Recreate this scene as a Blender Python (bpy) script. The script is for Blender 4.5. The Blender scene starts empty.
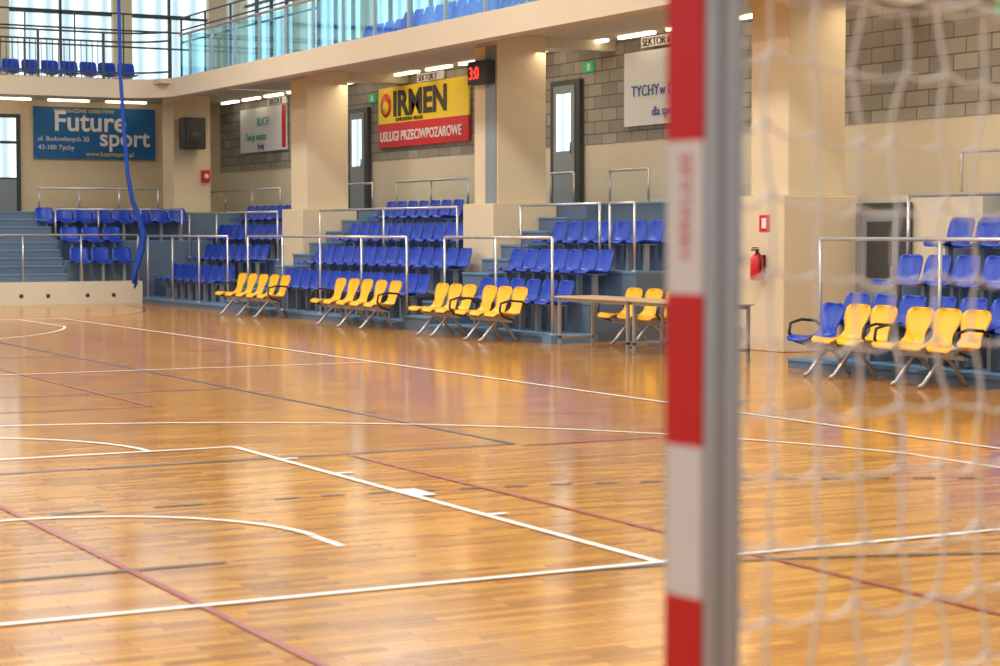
import bpy, math, random
from mathutils import Vector, Matrix
random.seed(4)
S=bpy.context.scene
S.view_settings.view_transform='Standard'
COL=bpy.context.collection

# ---------------- materials ----------------
def nt(name):
    m=bpy.data.materials.new(name); m.use_nodes=True
    n=m.node_tree; b=n.nodes['Principled BSDF']; return m,n,b
def mat(name,c,rough=.5,metal=0,var=.06,scale=6,bump=0,emit=0,ecol=None,coat=0):
    m,n,b=nt(name)
    tc=n.nodes.new('ShaderNodeTexCoord'); no=n.nodes.new('ShaderNodeTexNoise'); no.inputs['Scale'].default_value=scale
    no.inputs['Detail'].default_value=4
    n.links.new(tc.outputs['Object'],no.inputs['Vector'])
    mx=n.nodes.new('ShaderNodeMix'); mx.data_type='RGBA'
    mx.inputs['A'].default_value=(*[max(0,v*(1-var)) for v in c],1); mx.inputs['B'].default_value=(*[min(1,v*(1+var)) for v in c],1)
    n.links.new(no.outputs['Fac'],mx.inputs['Factor']); n.links.new(mx.outputs['Result'],b.inputs['Base Color'])
    b.inputs['Roughness'].default_value=rough; b.inputs['Metallic'].default_value=metal
    b.inputs['Coat Weight'].default_value=coat
    if emit:
        b.inputs['Emission Color'].default_value=(*(ecol or c),1); b.inputs['Emission Strength'].default_value=emit
    if bump:
        bp=n.nodes.new('ShaderNodeBump'); bp.inputs['Strength'].default_value=bump; bp.inputs['Distance'].default_value=.01
        n.links.new(no.outputs['Fac'],bp.inputs['Height']); n.links.new(bp.outputs['Normal'],b.inputs['Normal'])
    return m
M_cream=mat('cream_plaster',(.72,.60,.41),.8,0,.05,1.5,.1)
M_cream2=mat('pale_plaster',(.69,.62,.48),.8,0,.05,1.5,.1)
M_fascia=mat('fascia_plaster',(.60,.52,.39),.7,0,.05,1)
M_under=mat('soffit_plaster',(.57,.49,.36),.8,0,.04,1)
M_step=mat('blue_grey_step',(.13,.26,.43),.6,0,.12,3)
M_riser=mat('riser_paint',(.12,.17,.25),.7,0,.1,3)
M_blue=mat('blue_plastic',(.003,.05,.47),.3,0,.1,4)
M_yel=mat('yellow_plywood',(.97,.51,.015),.35,0,.08,5)
M_alu=mat('brushed_aluminium',(.62,.62,.63),.35,.8,.05,20)
M_steel=mat('grey_steel',(.42,.43,.44),.4,.6,.05,10)
M_blk=mat('black_plastic',(.02,.02,.022),.5,0,.1,5)
M_dark=mat('dark_frame',(.05,.055,.06),.5,0,.1,5)
M_grey=mat('grey_panel',(.24,.28,.31),.6,0,.06,3)
M_white=mat('white_paint',(.80,.80,.82),.45,0,.03,6)
M_red=mat('red_paint',(.66,.008,.012),.4,0,.05,6)
M_redl=mat('red_line_paint',(.30,.035,.02),.35,0,.1,6)
M_whl=mat('white_line_paint',(.86,.83,.78),.35,0,.05,6)
M_blul=mat('navy_line_paint',(.05,.07,.16),.35,0,.1,6)
M_blkl=mat('black_line_paint',(.06,.05,.045),.35,0,.1,6)
M_net=mat('white_nylon',(.95,.95,.95),.7,0,.03,30)
M_rope=mat('blue_rope',(.01,.06,.40),.8,0,.3,40,.5)
M_ban_b=mat('blue_banner',(.005,.12,.38),.5,0,.15,2)
M_ban_y=mat('yellow_banner',(.90,.68,.01),.5,0,.04,2)
M_ban_r=mat('red_banner',(.62,.01,.03),.5,0,.1,2)
M_ban_w=mat('white_banner',(.76,.82,.87),.5,0,.03,2)
M_txt_b=mat('blue_print',(.02,.12,.45),.5)
M_teal=mat('teal_print',(.05,.40,.45),.5)
M_green=mat('green_sign',(.01,.45,.15),.5,emit=.3)
M_table=mat('table_laminate',(.60,.42,.24),.4,0,.08,5)
M_led=mat('red_led',(1,.03,.02),.5,emit=3)
M_strip=mat('strip_light',(1,.93,.78),.5,emit=5,ecol=(1,.86,.62))
M_ceil=mat('ceiling_panel',(.52,.52,.50),.8,0,.06,1)

def block_mat():
    m,n,b=nt('grey_block_masonry')
    tc=n.nodes.new('ShaderNodeTexCoord'); sp=n.nodes.new('ShaderNodeSeparateXYZ'); cb=n.nodes.new('ShaderNodeCombineXYZ')
    ad=n.nodes.new('ShaderNodeMath'); ad.operation='ADD'
    n.links.new(tc.outputs['Object'],sp.inputs[0]); n.links.new(sp.outputs[0],ad.inputs[0]); n.links.new(sp.outputs[1],ad.inputs[1])
    n.links.new(ad.outputs[0],cb.inputs[0]); n.links.new(sp.outputs[2],cb.inputs[1])
    br=n.nodes.new('ShaderNodeTexBrick'); br.inputs['Scale'].default_value=1
    br.inputs['Brick Width'].default_value=.5; br.inputs['Row Height'].default_value=.225; br.inputs['Mortar Size'].default_value=.012
    br.inputs['Color1'].default_value=(.38,.36,.32,1); br.inputs['Color2'].default_value=(.25,.24,.22,1); br.inputs['Mortar'].default_value=(.14,.135,.12,1)
    n.links.new(cb.outputs[0],br.inputs['Vector']); n.links.new(br.outputs['Color'],b.inputs['Base Color']); b.inputs['Roughness'].default_value=.85
    return m
M_block=block_mat()

def floor_mat():
    m,n,b=nt('varnished_parquet')
    tc=n.nodes.new('ShaderNodeTexCoord')
    br=n.nodes.new('ShaderNodeTexBrick'); br.inputs['Scale'].default_value=1
    br.inputs['Brick Width'].default_value=.42; br.inputs['Row Height'].default_value=.07; br.inputs['Mortar Size'].default_value=.0015
    br.inputs['Color1'].default_value=(.70,.335,.05,1); br.inputs['Color2'].default_value=(.41,.165,.018,1); br.inputs['Mortar'].default_value=(.18,.075,.012,1)
    n.links.new(tc.outputs['Object'],br.inputs['Vector'])
    no=n.nodes.new('ShaderNodeTexNoise'); no.inputs['Scale'].default_value=.8; no.inputs['Detail'].default_value=3
    mp=n.nodes.new('ShaderNodeMapping'); mp.inputs['Scale'].default_value=(3,30,1)
    n.links.new(tc.outputs['Object'],mp.inputs[0]); n.links.new(mp.outputs[0],no.inputs['Vector'])
    mx=n.nodes.new('ShaderNodeMix'); mx.data_type='RGBA'; mx.blend_type='OVERLAY'; mx.inputs['Factor'].default_value=.4
    n.links.new(br.outputs['Color'],mx.inputs['A'])
    bw=n.nodes.new('ShaderNodeRGBToBW'); n.links.new(no.outputs['Color'],bw.inputs[0]); n.links.new(bw.outputs[0],mx.inputs['B'])
    n.links.new(mx.outputs['Result'],b.inputs['Base Color'])
    b.inputs['Roughness'].default_value=.14; b.inputs['Specular IOR Level'].default_value=.5
    return m
M_floor=floor_mat()
def glass_mat():
    m=bpy.data.materials.new('teal_tinted_glass'); m.use_nodes=True; n=m.node_tree; n.nodes.clear()
    o=n.nodes.new('ShaderNodeOutputMaterial'); t=n.nodes.new('ShaderNodeBsdfTransparent'); t.inputs[0].default_value=(.66,.86,.90,1)
    g2=n.nodes.new('ShaderNodeBsdfGlossy'); g2.inputs['Roughness'].default_value=.05; g2.inputs['Color'].default_value=(.75,.92,.95,1)
    x2=n.nodes.new('ShaderNodeMixShader'); x2.inputs[0].default_value=.12; n.links.new(t.outputs[0],x2.inputs[1]); n.links.new(g2.outputs[0],x2.inputs[2])
    n.links.new(x2.outputs[0],o.inputs[0])
    return m
M_glass=glass_mat()
def curtain_mat():
    m,n,b=nt('daylit_window_blind')
    tc=n.nodes.new('ShaderNodeTexCoord'); w=n.nodes.new('ShaderNodeTexWave'); w.inputs['Scale'].default_value=1.3; w.inputs['Distortion'].default_value=.6
    w.bands_direction='DIAGONAL'
    mp=n.nodes.new('ShaderNodeMapping'); mp.inputs['Scale'].default_value=(1,1,0)
    n.links.new(tc.outputs['Object'],mp.inputs[0]); n.links.new(mp.outputs[0],w.inputs['Vector'])
    r=n.nodes.new('ShaderNodeValToRGB'); r.color_ramp.elements[0].color=(.36,.48,.54,1); r.color_ramp.elements[1].color=(.74,.86,.93,1)
    n.links.new(w.outputs['Fac'],r.inputs[0]); n.links.new(r.outputs[0],b.inputs['Emission Color']); n.links.new(r.outputs[0],b.inputs['Base Color'])
    b.inputs['Emission Strength'].default_value=1.3
    return m
M_win=curtain_mat()

# ---------------- mesh builder ----------------
class MB:
    def __init__(s): s.v=[];s.f=[];s.m=[];s.sm=[]
    def _add(s,v,f,mi,sm=False):
        o=len(s.v); s.v+=[tuple(p) for p in v]; s.f+=[tuple(i+o for i in q) for q in f]; s.m+=[mi]*len(f); s.sm+=[sm]*len(f)
    def box(s,x0,x1,y0,y1,z0,z1,mi=0):
        v=[(x,y,z) for z in (z0,z1) for y in (y0,y1) for x in (x0,x1)]
        s._add(v,[(0,2,3,1),(4,5,7,6),(0,1,5,4),(2,6,7,3),(0,4,6,2),(1,3,7,5)],mi)
    def tube(s,pts,r,mi=0,n=8,caps=True):
        pts=[Vector(p) for p in pts]; L=len(pts); rs=r if isinstance(r,(list,tuple)) else [r]*L
        v=[];up=None
        for i,p in enumerate(pts):
            d=(pts[min(i+1,L-1)]-pts[max(i-1,0)]).normalized()
            if up is None: up=Vector((0,0,1)) if abs(d.z)<.9 else Vector((1,0,0))
            a=d.cross(up).normalized(); bb=a.cross(d).normalized(); up=bb
            for k in range(n):
                t=2*math.pi*k/n; v.append(p+(a*math.cos(t)+bb*math.sin(t))*rs[i])
        f=[(i*n+k,i*n+(k+1)%n,(i+1)*n+(k+1)%n,(i+1)*n+k) for i in range(L-1) for k in range(n)]
        if caps: f.append(tuple(range(n-1,-1,-1))); f.append(tuple((L-1)*n+k for k in range(n)))
        s._add(v,f,mi,True)
    def shell(s,prof,th=.012,conc=.03,mi=0,nu=8):
        L=len(prof); fr=[];bk=[]
        for i,(x,z,hw) in enumerate(prof):
            a=prof[max(i-1,0)];c=prof[min(i+1,L-1)]
            dx,dz=c[0]-a[0],c[1]-a[1]; l=math.hypot(dx,dz) or 1; nx,nz=-dz/l,dx/l
            for k in range(nu+1):
                u=-1+2*k/nu; o=conc*u*u
                fr.append((x+nx*o,u*hw,z+nz*o)); bk.append((x+nx*(o-th),u*hw,z+nz*(o-th)))
        N=nu+1; f=[];nb=len(fr)
        for i in range(L-1):
            for k in range(nu):
                q=(i*N+k,i*N+k+1,(i+1)*N+k+1,(i+1)*N+k); f.append(q); f.append(tuple(nb+j for j in reversed(q)))
        for i in range(L-1):
            a,c=i*N,(i+1)*N; f.append((a,c,nb+c,nb+a)); a,c=a+nu,c+nu; f.append((c,a,nb+a,nb+c))
        for k in range(nu):
            f.append((k+1,k,nb+k,nb+k+1)); a=(L-1)*N+k; f.append((a,a+1,nb+a+1,nb+a))
        s._add(fr+bk,f,mi,True)
    def merge(s,o,M=None,mimap=None):
        off=len(s.v); s.v+=[tuple(M@Vector(p)) if M else p for p in o.v]
        s.f+=[tuple(i+off for i in q) for q in o.f]; s.m+=[(mimap[i] if mimap else i) for i in o.m]; s.sm+=o.sm
    def build(s,name,mats,parent=None,bevel=0,loc=None,rz=0):
        me=bpy.data.meshes.new(name); me.from_pydata(s.v,[],s.f); me.update()
        for m in mats: me.materials.append(m)
        me.polygons.foreach_set('material_index',s.m); me.polygons.foreach_set('use_smooth',s.sm)
        ob=bpy.data.objects.new(name,me); COL.objects.link(ob)
        if loc: ob.location=loc
        ob.rotation_euler=(0,0,rz)
        if bevel:
            b=ob.modifiers.new('bevel','BEVEL'); b.width=bevel; b.segments=2; b.limit_method='ANGLE'
        if parent: ob.parent=parent
        return ob
def empty(name,loc=(0,0,0),rz=0):
    e=bpy.data.objects.new(name,None); COL.objects.link(e); e.location=loc; e.rotation_euler=(0,0,rz); return e
def text(body,name,parent,loc,rot,size,m,ext=.004,sx=1,align='LEFT',bold=0):
    c=bpy.data.curves.new(name,'FONT'); c.body=body; c.size=size; c.extrude=ext; c.align_x=align; c.offset=bold
    o=bpy.data.objects.new(name,c); COL.objects.link(o); c.materials.append(m)
    o.location=loc; o.rotation_euler=rot; o.scale=(sx,1,1); o.parent=parent; return o
H=math.pi/2
R_E=(H,0,-H)
R_N=(H,0,0)

# ---------------- floor & court lines ----------------
f=MB(); f.box(-14,19,-6,52,-.2,0); f.build('floor',[M_floor])
ln=MB()
def line(x0,x1,y0,y1,mi,z=.002): ln._add([(x0,y0,z),(x1,y0,z),(x1,y1,z),(x0,y1,z)],[(0,1,2,3)],mi)
def LX(x,y0,y1,mi,w=.05,z=.002): line(x-w/2,x+w/2,y0,y1,mi,z)
def LY(y,x0,x1,mi,w=.05,z=.002): line(x0,x1,y-w/2,y+w/2,mi,z)
def arc(cx,cy,r,a0,a1,mi,w=.05,z=.003,n=64,dash=0):
    for i in range(n):
        if dash and (i//dash)%2: continue
        v=[]
        for k in (i,i+1):
            a=math.radians(a0+(a1-a0)*k/n)
            v+=[(cx+(r-w/2)*math.cos(a),cy+(r-w/2)*math.sin(a),z),(cx+(r+w/2)*math.cos(a),cy+(r+w/2)*math.sin(a),z)]
        ln._add(v,[(0,1,3,2)],mi)
CX=2.7
for sgn,base in ((1,7.9),(-1,35.9)):
    LY(base,CX-7.4,CX+7.4,0,.055,.0062)
    for sx in (-1,1):
        LX(CX+sx*2.45,min(base,base+sgn*5.8),max(base,base+sgn*5.8),0,.055,.0058)
        xx=CX+sx*2.45
        for d,w in ((1.8,.06),(2.85,.32),(3.95,.06),(4.9,.06)):
            y=base+sgn*d; line(min(xx,xx+sx*.14),max(xx,xx+sx*.14),y-w/2,y+w/2,0,.0066)
        LX(CX+sx*6.6,min(base,base+sgn*2.99),max(base,base+sgn*2.99),0)
        LX(CX+sx*1.3,min(base+sgn*1.2,base+sgn*1.575),max(base+sgn*1.2,base+sgn*1.575),0)
    LY(base+sgn*5.8,CX-2.45,CX+2.45,0,.055,.0064)
    a=(0,180) if sgn>0 else (180,360)
    arc(CX,base+sgn*5.8,1.8,a[0],a[1],0,z=.0056)
    arc(CX,base+sgn*1.575,1.3,a[0],a[1],0,z=.0056)
    t=12.1
    arc(CX,base+sgn*1.575,6.75,a[0]+t,a[1]-t,0,n=90,z=.0056)
LX(CX+7.4,7.9,35.9,0,.055,.0058); LX(CX-7.4,7.9,35.9,0,.055,.0058)
LY(21.9,CX-7.4,CX+7.4,0,z=.0062); arc(CX,21.9,1.8,0,360,0)
for x in (CX-4.4,CX+4.4): LX(x,12.9,30.9,1,.045,.004)
for y in (12.9,18.9,24.9,30.9): LY(y,CX-4.4,CX+4.4,1,.045,.0042)
for cyy,s2 in ((1.9,1),(41.9,-1)):
    for px,q in ((CX+1.5,0),(CX-1.5,1)):
        a0,a1=(0,90) if q==0 else (90,180)
        if s2<0: a0,a1=-a0,-a1
        arc(px,cyy,6,a0,a1,3,.045,.005)
        arc(px,cyy,9,a0,a1,3,.045,.005,n=94,dash=1)
    LY(cyy+s2*7,CX-.5,CX+.6,3,.045,.005)
    for k in range(5): LY(cyy+s2*9,CX-1.5+k*.6,CX-1.2+k*.6,3,.045,.005)
for y0,y1 in ((-.6,12.8),(17.3,30.7)):
    for dx in (-3.0,.12,3.0): LX(CX+dx,y0,y1,2,.04,.0045)
LY(12.78,CX+4.4,CX+5.6,2,.04,.0046); LY(17.3,CX-3,CX+3,2,.04,.0046)
ln.build('court_markings',[M_whl,M_blul,M_redl,M_blkl])

# ---------------- walls ----------------
EX=18.3; NY=49.5; SX=EX-.03; SY=NY-.01
w=MB(); w.box(EX,EX+.3,8,NY,0,3.2,0); w.box(EX-.02,EX+.3,8,NY,3.2,5.0,1)
w.box(EX,EX+.3,8,NY,5.0,5.5,0); w.box(EX,EX+.3,8,NY,9.4,10,0)
for y in range(8,50,4): w.box(EX-.1,EX+.3,y-.25,y+.25,5.5,9.4,0)
w.build('wall_east',[M_cream2,M_block])
k=0
for y in range(8,48,4):
    g=MB(); g.box(EX+.1,EX+.14,y+.25,y+3.75 if y+4<NY else NY,5.5,9.4,0)
    for i in range(1,4): g.box(EX+.02,EX+.1,y+i*1.0-.03,y+i*1.0+.03,5.5,9.4,1)
    g.box(EX+.02,EX+.1,y+.25,y+3.75,7.4,7.46,1); g.build('window_%d'%(k+1),[M_win,M_dark]); k+=1
w=MB(); w.box(-14,EX+.3,NY,NY+.3,0,5.6,0); w.box(-14,EX+.3,NY,NY+.3,9.4,10,0)
cols=[-14,-9,-4,1,5.5,9.3,12.4,15.6,18.2]
for x in cols: w.box(x-.25,x+.25,NY-.1,NY+.3,5.6,9.4,0)
w.build('wall_north',[M_cream])
for a,b in zip(cols[:-1],cols[1:]):
    g=MB(); g.box(a+.25,b-.25,NY+.1,NY+.14,5.6,9.4,0)
    n=max(2,int((b-a)/1.2))
    for i in range(1,n): xx=a+(b-a)*i/n; g.box(xx-.03,xx+.03,NY+.02,NY+.1,5.6,9.4,1)
    g.box(a+.25,b-.25,NY+.02,NY+.1,7.2,7.26,1); g.build('window_%d'%(k+1),[M_win,M_dark]); k+=1
c=MB(); c.box(-14,EX+.3,-6,NY+.3,10,10.2,0)
for y in range(0,50,6): c.box(-14,EX,y-.15,y+.15,9.5,10,0)
c.build('ceiling',[M_ceil])

# ---------------- balcony ----------------
path=[(14.6,8)]+[(14.6,42.3)]
for i in range(1,9):
    a=math.radians(90*i/8); path.append((13.4+1.2*math.cos(a),42.3+1.2*math.sin(a)))
path.append((-14,43.5))
def strip(mb,path,z0,z1,th,mi):
    v=[];L=len(path)
    for i,p in enumerate(path):
        a=Vector(path[max(i-1,0)]);c=Vector(path[min(i+1,L-1)]);d=(c-a).normalized(); nrm=Vector((d.y,-d.x))
        q=Vector(p)+nrm*th
        v+=[(p[0],p[1],z0),(p[0],p[1],z1),(q.x,q.y,z0),(q.x,q.y,z1)]
    fs=[]
    for i in range(L-1):
        a=4*i;b=4*i+4
        fs+=[(a,a+1,b+1,b),(a+2,b+2,b+3,a+3),(a+1,a+3,b+3,b+1),(a,b,b+2,a+2)]
    fs+=[(0,2,3,1),(4*L-4,4*L-3,4*L-1,4*L-2)]
    mb._add(v,fs,mi)
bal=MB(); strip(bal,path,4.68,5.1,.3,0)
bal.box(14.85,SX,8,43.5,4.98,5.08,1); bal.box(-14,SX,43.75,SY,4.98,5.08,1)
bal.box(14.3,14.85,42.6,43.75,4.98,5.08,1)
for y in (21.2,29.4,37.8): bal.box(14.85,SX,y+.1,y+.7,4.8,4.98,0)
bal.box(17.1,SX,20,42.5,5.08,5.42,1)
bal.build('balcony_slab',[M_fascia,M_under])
gl=MB(); y=8.05
root=empty('glass_balustrade')
while y<42.2:
    gl.box(14.68,14.70,y+.04,min(y+1.36,42.3),5.12,6.0,0); y+=1.4
gl.build('glass_panels',[M_glass],root)
gr=MB(); gr.tube([(14.69,8,6.05),(14.69,42.3,6.05)],.03,0)
y=8.05
while y<42.4: gr.box(14.66,14.72,y-.02,y+.02,5.08,6.03,0); y+=1.4
gr.build('posts_and_rail',[M_steel],root)
rl=MB()
pts=[(p[0],p[1]+.08,5.95) for p in path[2:]]
for z in (5.95,6.15,5.25): rl.tube([(a,b,z) for a,b,_ in pts],.022,0)
x=13.3
while x>-4: rl.box(x-.008,x+.008,43.57,43.59,5.1,5.95,0); x-=.13
x=13.3
while x>-14: rl.box(x-.025,x+.025,43.55,43.61,5.1,6.15,0); x-=1.5
rl.build('gallery_railing',[M_dark])
rl=MB()
for z in (6.85,6.55,6.25): rl.tube([(16.0,37.5,z),(16.0,46,z)],.022,0)
y=37.5
while y<46.1: rl.box(15.98,16.02,y-.02,y+.02,5.08,6.85,0); y+=1.7
rl.build('gallery_railing',[M_dark])
rl=MB()
for z in (6.9,6.5,6.1): rl.tube([(-13,46.2,z),(16.3,46.2,z)],.022,0)
x=-13
while x<16.3: rl.box(x-.015,x+.015,46.185,46.215,5.08,6.9,0); x+=1.2
rl.build('gallery_railing',[M_dark])

# ---------------- grandstand ----------------
ROW=[.12,.57,1.02,1.47]; WK=2.1
st=MB()
def rows(y0,y1,idx=(0,1,2,3)):
    for i in idx:
        x0=14.0+.8*i; x1=x0+.8 if i<3 else 17.3
        st.box(x0,x1,y0,y1,0,ROW[i]-.03,1); st.box(x0-.015,x1,y0,y1,ROW[i]-.03,ROW[i],0)
def walk(y0,y1,x0=17.3): st.box(x0,SX,y0,y1,0,WK-.03,1); st.box(x0-.015,SX,y0,y1,WK-.03,WK,0)
rows(8,18.7); walk(8,18.7)
rows(24.6,28.3); walk(24.6,28.3)
rows(30.43,36.7); walk(28.3,36.7)
rows(38.83,44.59); walk(36.7,SY)
st.box(14.0,14.8,24.35,24.6,0,.12,0)
for a,b in ((29.3,30.43),(37.65,38.83)):
    st.box(14.0,14.8,a,b,0,.09,1); st.box(13.985,14.8,a,b,.09,.12,0)
    st.box(14.8,15.69,a,b,0,.54,1); st.box(14.785,15.69,a,b,.54,.57,0)
    st.box(16.96,17.3,a,b,0,1.47,0)
def stairs(y0,y1):
    n=9
    for i in range(n):
        x0=14.0+i*.37; z=WK*(i+1)/(n+.0)
        st.box(x0,x0+.37 if i<n-1 else 17.3,y0,y1,0,z-.03,1); st.box(x0-.02,x0+.37,y0,y1,z-.03,z,0)
stairs(28.3,29.27); stairs(36.7,37.65)
st.box(17.0,SX,18.7,24.6,0,WK,2)
# north stand
st.box(-14,13.98,43.0,43.8,0,.5,2); st.box(-14,13.98,43.8,SY,0,.5,1)
for a,b in ((-14,10.85),(12.4,13.98)):
    st.box(a,b,43.8,44.6,.5,.94,1); st.box(a,b,43.785,44.6,.94,.97,0)
    st.box(a,b,44.6,45.4,.5,1.39,1); st.box(a,b,44.585,45.4,1.39,1.42,0)
    st.box(a,b,45.4,SY,.5,WK,1)
st.box(13.98,17.28,44.6,45.4,0,1.39,1); st.box(13.98,17.28,44.595,45.4,1.39,1.42,0); st.box(13.98,17.28,45.4,46.09,0,WK,1)
for i in range(9):
    y=43.5+i*.22; z=.5+(WK-.5)*(i+1)/9
    st.box(10.85,12.4,y,y+.22 if i<8 else SY,.5,z-.03,1); st.box(10.85,12.4,y-.02,y+.22 if i<8 else SY,z-.03,z,0)
st.build('grandstand',[M_step,M_riser,M_cream2])
vt=MB()
for x in (11.2,11.8,12.7,13.3,9.9): vt.tube([(x,43.0,.2),(x,42.985,.2)],.045,0,16)
vt.build('wall_vents',[M_dark])

# ---------------- pillars ----------------
def pillar(y0,strip=False):
    p=MB()
    p.box(15.7,16.95,y0-.12,y0+1.0,0,2.1,0)
    p.box(15.85,16.8,y0,y0+.85,2.1,4.98,0)
    if strip: p.box(15.83,15.85,y0+.03,y0+.42,2.1,4.8,1)
    p.build('pillar',[M_cream,M_grey],bevel=.015)
pillar(21.2); pillar(29.4,True); pillar(37.8)
p=MB(); p.box(15.85,16.8,46.2,47.05,0,4.98,0); p.build('pillar',[M_cream],bevel=.015)

# ---------------- stadium seats ----------------
seat=MB()
seat.shell([(-.22,.415,.15),(-.215,.435,.19),(-.17,.45,.215),(-.05,.435,.22),(.07,.42,.22),(.14,.43,.215),(.18,.48,.215),(.205,.56,.22),(.23,.65,.22),(.25,.72,.21),(.257,.755,.185),(.26,.77,.13)],.014,.03,0)
seat.box(-.02,.06,-.03,.03,.0,.42,1); seat.box(-.1,.16,-.11,.11,.395,.41,1)
def seatblock(name,rws,face='W'):
    mb=MB()
    for (pos,z,a,b) in rws:
        n=int(round((b-a)/.48))
        for i in range(n):
            t=a+(i+.5)*(b-a)/n
            M=Matrix.Translation((pos,t,z)) if face=='W' else Matrix.Translation((t,pos,z))@Matrix.Rotation(H,4,'Z')
            mb.merge(seat,M)
    mb.build(name,[M_blue,M_steel])
X=[14.45,15.25,16.05,16.85]
seatblock('stadium_seat_row',[(X[0],ROW[0],12.5,18.5),(X[1],ROW[1],12.5,18.5),(X[2],ROW[2],12.5,18.5)])
seatblock('stadium_seat_row',[(X[0],ROW[0],24.8,27.8),(X[1],ROW[1],25.0,28.2),(X[2],ROW[2],24.8,28.2)])
seatblock('stadium_seat_row',[(X[0],ROW[0],29.6,36.1),(X[1],ROW[1],29.6,36.4),(X[2],ROW[2],30.7,36.5),(X[3],ROW[3],33.0,36.5)])
seatblock('stadium_seat_row',[(X[0],ROW[0],38.9,42.9),(X[1],ROW[1],38.9,42.9),(X[2],ROW[2],39.1,44.2),(X[3],ROW[3],41.6,44.4)])
seatblock('stadium_seat_row',[(43.45,.5,12.45,13.95),(44.2,.97,12.45,13.95),(45.0,1.42,12.1,15.8)],'N')
seatblock('stadium_seat_row',[(43.45,.5,7,10.5),(44.2,.97,7,10.5)],'N')
seatblock('gallery_seat_row',[(16.6,5.08,21,37),(17.5,5.42,21,37)])
seatblock('gallery_seat_row',[(47.6,5.08,-2,15.4)],'N')

# ---------------- railings ----------------
def rail(a,b,ztop,zbot,n,name='handrail'):
    r=MB(); a=Vector(a);b=Vector(b)
    r.tube([Vector((a.x,a.y,ztop)),Vector((b.x,b.y,ztop))],.024,0)
    for i in range(n+1):
        p=a.lerp(b,i/n); r.tube([(p.x,p.y,zbot),(p.x,p.y,ztop)],.022,0)
        r.tube([(p.x,p.y,zbot),(p.x,p.y,zbot+.015)],.05,0)
    return r.build(name,[M_alu])
x1=14.08
rail((x1,12,0),(x1,18.2,0),1.53,.12,3); rail((x1,24.45,0),(x1,27.9,0),1.53,.12,2)
rail((x1,29.3,0),(x1,36.6,0),1.53,.12,4); rail((x1,37.75,0),(x1,42.9,0),1.53,.12,3)
x2=15.64
rail((x2,12,0),(x2,18.5,0),2.05,1.02,4); rail((x2,25.7,0),(x2,28.2,0),2.05,1.02,1); rail((x2,24.7,0),(x2,25.4,0),2.05,1.02,1)
rail((x2,30.5,0),(x2,36.6,0),2.05,1.02,2); rail((x2,38.9,0),(x2,44.5,0),2.05,1.02,3)
x3=17.36
rail((x3,12,0),(x3,19.5,0),2.65,WK,4); rail((x3,27.0,0),(x3,28.2,0),2.65,WK,1)
rail((x3,29.4,0),(x3,30.2,0),2.65,WK,1); rail((x3,33.4,0),(x3,36.6,0),2.65,WK,2); rail((x3,37.8,0),(x3,40.9,0),2.65,WK,2); rail((x3,43,0),(x3,48.5,0),2.65,WK,3)
rail((6,43.06,0),(13.9,43.06,0),1.55,.5,6); rail((12.45,44.65,0),(15.5,44.65,0),2.15,1.42,3); rail((12.3,45.5,0),(15.2,45.5,0),2.65,WK,3)

# ---------------- beam benches ----------------
yc=MB()
yc.shell([(-.25,.405,.14),(-.245,.43,.19),(-.2,.455,.225),(-.08,.44,.235),(.05,.425,.225),(.13,.44,.20),(.175,.49,.165),(.195,.54,.15),(.21,.59,.16),(.235,.67,.20),(.26,.75,.22),(.275,.81,.205),(.283,.845,.16),(.285,.86,.10)],.014,.035,0)
yc.box(-.12,.1,-.08,.08,.37,.415,1)
def bench(y0,y1,n,x=13.62,blue=()):
    mb=MB(); p=(y1-y0)/n
    for i in range(n):
        yy=y0+(i+.5)*p
        mb.merge(yc,Matrix.Translation((x,yy,0)),mimap={0:(3 if i in blue else 0),1:1})
    mb.box(x-.035,x+.035,y0+.1,y1-.1,.32,.38,1)
    for yy in ([y0+p,y1-p] if n<5 else [y0+p*.9,(y0+y1)/2,y1-p*.9]):
        mb.tube([(x-.33,yy,.02),(x-.27,yy,.05),(x-.17,yy,.17),(x-.06,yy,.29),(x,yy,.335),(x+.08,yy,.29),(x+.19,yy,.17),(x+.27,yy,.05),(x+.31,yy,.02)],.024,1)
    for yy in (y0+.02,y1-.02):
        mb.tube([(x,yy,.36),(x-.14,yy,.40),(x-.22,yy,.50),(x-.2,yy,.62),(x-.05,yy,.66),(x+.15,yy,.64),(x+.22,yy,.58)],.018,2)
    mb.v=[(a,b,c*.94) for a,b,c in mb.v]
    mb.build('beam_chair_bench',[M_yel,M_steel,M_blk,M_blue])
bench(16.5,17.85,3,13.58,(2,)); bench(15.05,16.35,3,13.58)
bench(24.7,26.1,3,13.58); bench(26.3,27.7,3,13.58)
bench(28.9,31.7,5,13.58)
bench(33.7,36.5,5,13.58)
bench(22.5,24.1,3,14.85)

# ---------------- tables ----------------
def table(y0,y1,x0=13.65,x1=14.3):
    t=MB(); t.box(x0,x1,y0,y1,.695,.72,0); t.box(x0+.05,x1-.05,y0+.05,y1-.05,.65,.695,1)
    for yy in (y0+.04,y1-.07):
        for xx in (x0+.04,x1-.07): t.box(xx,xx+.04,yy,yy+.04,0,.695,1)
        t.box(x0+.04,x1-.04,yy,yy+.04,.12,.16,1)
    t.build('folding_table',[M_table,M_steel],bevel=.004)
table(21.75,23.65); table(19.8,21.7)

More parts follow.
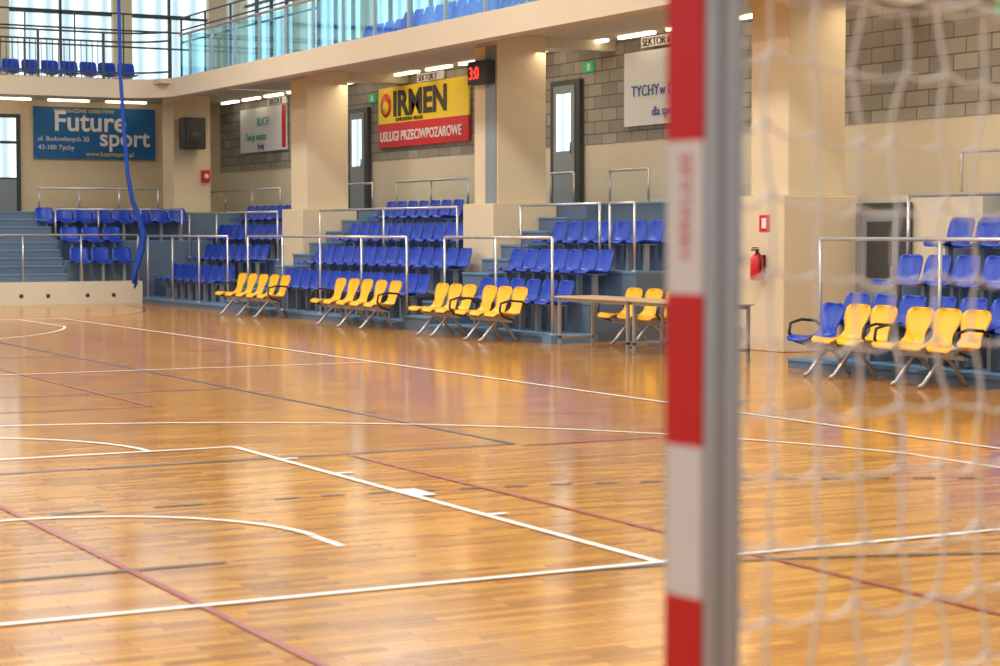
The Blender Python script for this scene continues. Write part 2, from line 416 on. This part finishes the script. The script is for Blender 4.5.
# ---------------- signs ----------------
b=empty('advertising_banner'); m=MB(); m.box(13.25,16.45,NY-.08,NY-.03,3.5,4.82,0); m.build('sheet',[M_ban_b],b)
yb=NY-.085
text('Future','lettering_top',b,(13.75,yb,4.22),R_N,.72,M_white,bold=.012); text('sport','lettering_mid',b,(14.95,yb,3.85),R_N,.62,M_white,bold=.010)
text('ul. Budowlanych 20','address_top',b,(13.35,yb,3.95),R_N,.17,M_white); text('43-100 Tychy','address_low',b,(13.35,yb,3.73),R_N,.17,M_white)
text('WYPOSAZENIE OBIEKTOW','heading',b,(13.75,yb,4.68),R_N,.13,M_ban_y); text('www.futuresport.pl','web',b,(14.6,yb,3.58),R_N,.16,M_ban_y)
xb=EX-.10
b=empty('advertising_banner'); m=MB(); m.box(xb,xb+.05,35.0,39.3,3.98,4.76,0); m.box(xb,xb+.05,35.0,39.3,3.46,3.98,1)
m.build('sheet',[M_ban_y,M_ban_r],b)
text('IRMEN','lettering',b,(xb-.01,38.55,4.14),R_E,.74,M_blk,sx=1.22,bold=.025)
text('USLUGI PRZECIWPOZAROWE','slogan',b,(xb-.01,39.2,3.60),R_E,.29,M_white,sx=1.0,bold=.006)
text('KOMPLEKSOWA OBSLUGA','subtitle',b,(xb-.01,38.4,4.01),R_E,.11,M_blk)
d=MB()
for r0,zz in ((.26,4.38),(.15,4.33)):
    d.tube([(xb-.002-(.26-r0)*.05,38.9,zz),(xb-.012-(.26-r0)*.05,38.9,zz)],r0,0 if r0>.2 else 1,20)
d.build('flame_logo',[M_red,M_ban_y],b)
b=empty('advertising_banner'); m=MB(); m.box(xb,xb+.05,26.5,29.1,3.45,4.72,0); m.build('sheet',[M_ban_w],b)
text('TYCHY','lettering',b,(xb-.01,28.85,3.95),R_E,.27,M_txt_b); text('w DOBREJ','lettering_b',b,(xb-.01,27.95,3.95),R_E,.25,M_txt_b); text('dla sportu','lettering_c',b,(xb-.01,28.2,3.6),R_E,.22,M_txt_b)
b=empty('advertising_banner'); m=MB(); m.box(xb,xb+.05,44.7,47.8,3.65,4.76,0); m.box(xb-.004,xb,44.7,44.95,3.7,4.75,1); m.build('sheet',[M_ban_w,M_ban_r],b)
text('RUCH','lettering',b,(xb-.01,46.6,4.3),R_E,.30,M_teal); text('Twoje miasto','lettering_b',b,(xb-.01,47.4,3.95),R_E,.26,M_teal); text('Tychy','lettering_c',b,(xb-.01,46.6,3.72),R_E,.2,M_txt_b)
for y,s in ((36.9,'SEKTOR 7'),(28.1,'SEKTOR 6'),(45.4,'SEKTOR 8')):
    b=empty('sector_sign'); m=MB(); m.box(xb,xb+.05,y-.75,y+.45,4.78,4.95,0); m.build('plate',[M_white],b)
    text(s,'lettering',b,(xb-.01,y+.4,4.80),R_E,.18,M_blk,sx=1.1)
for y in (30.4,39.75,19.7):
    m=MB(); m.box(EX-.06,EX-.03,y-.18,y+.18,4.50,4.68,0); m.box(EX-.065,EX-.06,y-.08,y+.02,4.53,4.65,1); m.build('exit_sign',[M_green,M_white])

def doorE(y0,y1,i,z0=WK,h=2.2,x=EX,g=None):
    d=MB(); d.box(x-.12,x-.03,y0-.1,y1+.1,z0+.005,z0+h+.1,0); d.box(x-.14,x-.12,y0+.05,y1-.05,z0+.05,z0+h,1)
    d.box(x-.15,x-.14,y0+.17,y1-.17,z0+1.0,z0+h-.15,2); d.tube([(x-.18,y0+.12,z0+.95),(x-.18,y0+.12,z0+1.15)],.015,1)
    d.build('door_%d'%i,[M_dark,M_grey,g or M_win])
doorE(30.7,31.55,1); doorE(39.95,40.8,2); doorE(20.1,20.95,3,z0=0,h=1.9,x=17.0,g=M_dark)
d=MB(); d.box(11.7,12.9,NY-.1,NY-.02,WK,4.6,0); d.box(11.82,12.78,NY-.12,NY-.1,WK+.9,4.5,1); d.box(11.7,12.9,NY-.14,NY-.12,3.85,3.92,0); d.box(11.82,12.78,NY-.12,NY-.1,WK+.05,WK+.85,2)
d.build('door_4',[M_dark,M_win,M_grey])

b=empty('scoreboard_clock'); m=MB(); m.box(15.66,15.82,29.45,30.15,4.15,4.55,0); m.build('case',[M_blk],b,.01)
text('3:0','digits',b,(15.65,30.08,4.24),R_E,.30,M_led)
m=MB(); m.box(15.95,16.5,45.7,46.08,3.65,4.42,0); m.box(16.0,16.45,45.68,45.7,3.7,4.37,1); m.tube([(16.22,45.68,3.92),(16.22,45.67,3.92)],.16,0,20); m.box(16.15,16.3,46.08,46.19,3.95,4.1,0); m.build('loudspeaker',[M_blk,M_blk],bevel=.02)
m=MB(); m.box(16.55,16.75,46.1,46.19,2.85,3.15,0); m.tube([(16.65,46.1,3.0),(16.65,46.06,3.0)],.06,1,16); m.build('fire_alarm_box',[M_red,M_white],bevel=.01)
m=MB(); ex,ey=15.58,21.52
m.tube([(ex,ey,.96),(ex,ey,.98),(ex,ey,1.25),(ex,ey,1.295),(ex,ey,1.32)],[.075,.09,.09,.06,.03],0,18)
m.tube([(ex,ey,1.32),(ex,ey,1.38)],.022,1); m.box(ex-.09,ex+.03,ey-.012,ey+.012,1.36,1.38,1); m.box(ex-.08,ex+.02,ey-.01,ey+.01,1.39,1.405,1)
m.tube([(ex,ey-.02,1.35),(ex-.02,ey-.09,1.31),(ex-.02,ey-.11,1.2),(ex-.02,ey-.10,1.07)],.012,1); m.box(ex+.08,ex+.115,ey-.04,ey+.04,1.05,1.3,1)
m.build('fire_extinguisher',[M_red,M_blk])
m=MB(); m.box(15.685,15.698,21.4,21.62,1.62,1.84,0); m.box(15.68,15.685,21.46,21.56,1.66,1.8,1); m.build('safety_sign',[M_red,M_white])

r=MB(); y=8.2
while y<47.5: r.box(17.85,17.95,y,y+1.05,4.93,4.975,0); y+=1.5
x=-12
while x<15.5: r.box(x,x+1.05,48.9,49.0,4.93,4.975,0); x+=1.5
r.build('strip_light_row',[M_strip])

m=MB()
m.tube([(12.85,41,9.98),(12.86,41,6.6),(12.88,41,5),(12.95,41,3.8),(13.02,41,2.9),(13.12,41,2.3),(13.26,41,1.95),(13.36,41,1.6),(13.32,41,1.2),(13.2,41,.85),(13.12,41,.6),(13.14,41,.5)],[.03,.035,.04,.042,.045,.05,.06,.075,.065,.055,.05,.03],0,10)
m.tube([(13.36,41.02,1.6),(13.28,41.04,1.3),(13.22,41.05,.9),(13.2,41.05,.5),(13.16,41.03,.4)],[.04,.04,.04,.04,.02],0,8)
m.build('hanging_blue_rope',[M_rope])

# ---------------- handball goal ----------------
G=empty('handball_goal',(1.434,2.101,0),math.radians(-82))
P=.070
def banded(name,x0,x1,y0,y1,z0,z1,edges):
    m=MB()
    for a,b,c in edges:
        m.box(x0,x1,y0,y0+.003,a,b,c)
        m.box(x0-.0005,x0+.003,y0,y1,a,b,c)
    m.box(x0+.003,x1,y0+.003,y1,z0,z1,2)
    for y in (y0+.003,y1-.008): m.box(x1,x1+.003,y,y+.006,z0,z1,2)
    m.box(x1,x1+.001,y0+.025,y1-.025,z0,z1,3)
    return m.build(name,[M_red,M_white,M_alu,M_steel],G)
edges=[(1.72,2.0,0)]; z=1.72; c=1
while z>0.01:
    a=max(0,z-.2); edges.append((a,z,c)); c=1-c; z=a
banded('near_upright',-P,0,0,P,0,2.0,edges)
m2=banded('other_upright',0,P,0,P,0,2.0,edges); m2.location=(3.0,0,0)
cb=MB(); x=0;c=0
for q in [.2]*15: cb.box(x,x+q,0,.003,2.0-P,2.0,c); c=1-c; x+=q
cb.box(0,3.0,.003,P,2.0-P,2.0,2); cb.build('crossbar',[M_red,M_white,M_alu],G)
fr=MB()
for xx in (-.04,3.04):
    fr.tube([(xx,P,1.965),(xx,.6,1.965),(xx,.9,1.93),(xx,1.0,1.8),(xx,1.15,.1),(xx,1.15,.03)],.018,0)
    fr.tube([(xx,P,.03),(xx,1.15,.03)],.02,0)
fr.tube([(-.04,1.15,.03),(3.04,1.15,.03)],.02,0); fr.tube([(-.04,.98,1.85),(3.04,.98,1.85)],.012,0)
fr.build('rear_frame',[M_alu],G)
text('HERKULES','maker_label',G,(-.022,-.0005,1.565),(H,-H,0),.030,M_red,ext=.0003)
cu=bpy.data.curves.new('net','CURVE'); cu.dimensions='3D'; cu.bevel_depth=.0026; cu.bevel_resolution=1
rn=random.Random(9)
def addspl(pts):
    s=cu.splines.new('POLY'); s.points.add(len(pts)-1)
    for i,p in enumerate(pts): s.points[i].co=(*p,1)
def netpatch(fn,nu,nv):
    K=[[None]*(nv+1) for _ in range(nu+1)]
    for i in range(nu+1):
        for j in range(nv+1):
            p=Vector(fn(i/nu,j/nv)); e=0 if (i in(0,)) else 1
            K[i][j]=p+Vector((rn.uniform(-.012,.012),rn.uniform(-.008,.008)*e,rn.uniform(-.009,.009)))
    def sag(a,b,s):
        out=[]
        for t in (0,.25,.5,.75):
            p=a.lerp(b,t); p.z-=s*4*t*(1-t); out.append(p)
        return out
    for i in range(nu+1):
        pts=[]
        for j in range(nv):
            a,b=K[i][j],K[i][j+1]; dx=rn.uniform(-.010,.010)
            for t in (0,.33,.66):
                p=a.lerp(b,t); p.y+=dx*math.sin(t*math.pi); pts.append(p)
        pts.append(K[i][nv]); addspl(pts)
    for j in range(nv+1):
        pts=[]
        for i in range(nu): pts+=sag(K[i][j],K[i+1][j],rn.uniform(.006,.020))
        pts.append(K[nu][j]); addspl(pts)
def side(x):
    return lambda u,v:(x+.03*math.sin(3*u+5*v)*u, P+ u*((.92+.16*(1-v))), .04+v*1.9-.02*math.sin(math.pi*u))
netpatch(side(-.03),11,20); netpatch(side(3.03),11,20)
netpatch(lambda u,v:(-.03+3.06*u,(1.0+.16*(1-v))+.06*math.sin(6*u+4*v),.04+v*1.85-.05*math.sin(math.pi*u)),30,20)
netpatch(lambda u,v:(-.03+3.06*u,P+v*.9,1.965-.04*v-.015*math.sin(math.pi*v)),30,9)
no=bpy.data.objects.new('net',cu); COL.objects.link(no); cu.materials.append(M_net); no.parent=G
hk=MB()
for i in range(21):
    zz=.05+i*.095; hk.tube([(-.01,P-.005,zz),(-.015,P+.02,zz-.006)],.006,0,6)
hk.build('net_hooks',[M_white],G)

# ---------------- lights ----------------
def area(name,loc,sx,sy,e,col=(1,1,1),rot=(0,0,0)):
    l=bpy.data.lights.new(name,'AREA'); l.shape='RECTANGLE'; l.size=sx; l.size_y=sy; l.energy=e; l.color=col
    o=bpy.data.objects.new(name,l); COL.objects.link(o); o.location=loc; o.rotation_euler=rot
for x in (-6,2,10):
    for y in (6,16,26,36): area('ceiling_lamp',(x,y,9.4),1.2,3.0,500,(1,.97,.92))
for y in range(12,48,6): area('soffit_lamp',(16.9,y+1,4.7),.6,4,44,(1,.85,.62))
area('soffit_lamp',(11,47.5,4.7),8,.6,70,(1,.90,.70))
for y in (24,34): area('gallery_fill',(16,y,9.3),1,4,300,(.9,.97,1))  # unseen fill lights, added to brighten the seats behind the glass balustrade
area('gallery_fill',(6,46.5,9.3),8,1,300,(.9,.97,1))  # added fill over the north gallery, no fixture modelled
W=bpy.data.worlds.new('World'); S.world=W; W.use_nodes=True
W.node_tree.nodes['Background'].inputs[0].default_value=(.90,.95,1,1); W.node_tree.nodes['Background'].inputs[1].default_value=.52

# ---------------- camera ----------------
cam=bpy.data.cameras.new('camera'); co=bpy.data.objects.new('camera',cam); COL.objects.link(co)
cam.sensor_width=36; cam.lens=70.2; cam.clip_end=300; cam.clip_start=.05
co.location=(0,0,1.6); co.rotation_euler=(H-math.radians(2.94),0,-math.radians(28.4))
cam.dof.use_dof=True; cam.dof.focus_distance=24; cam.dof.aperture_fstop=4.0
S.camera=co
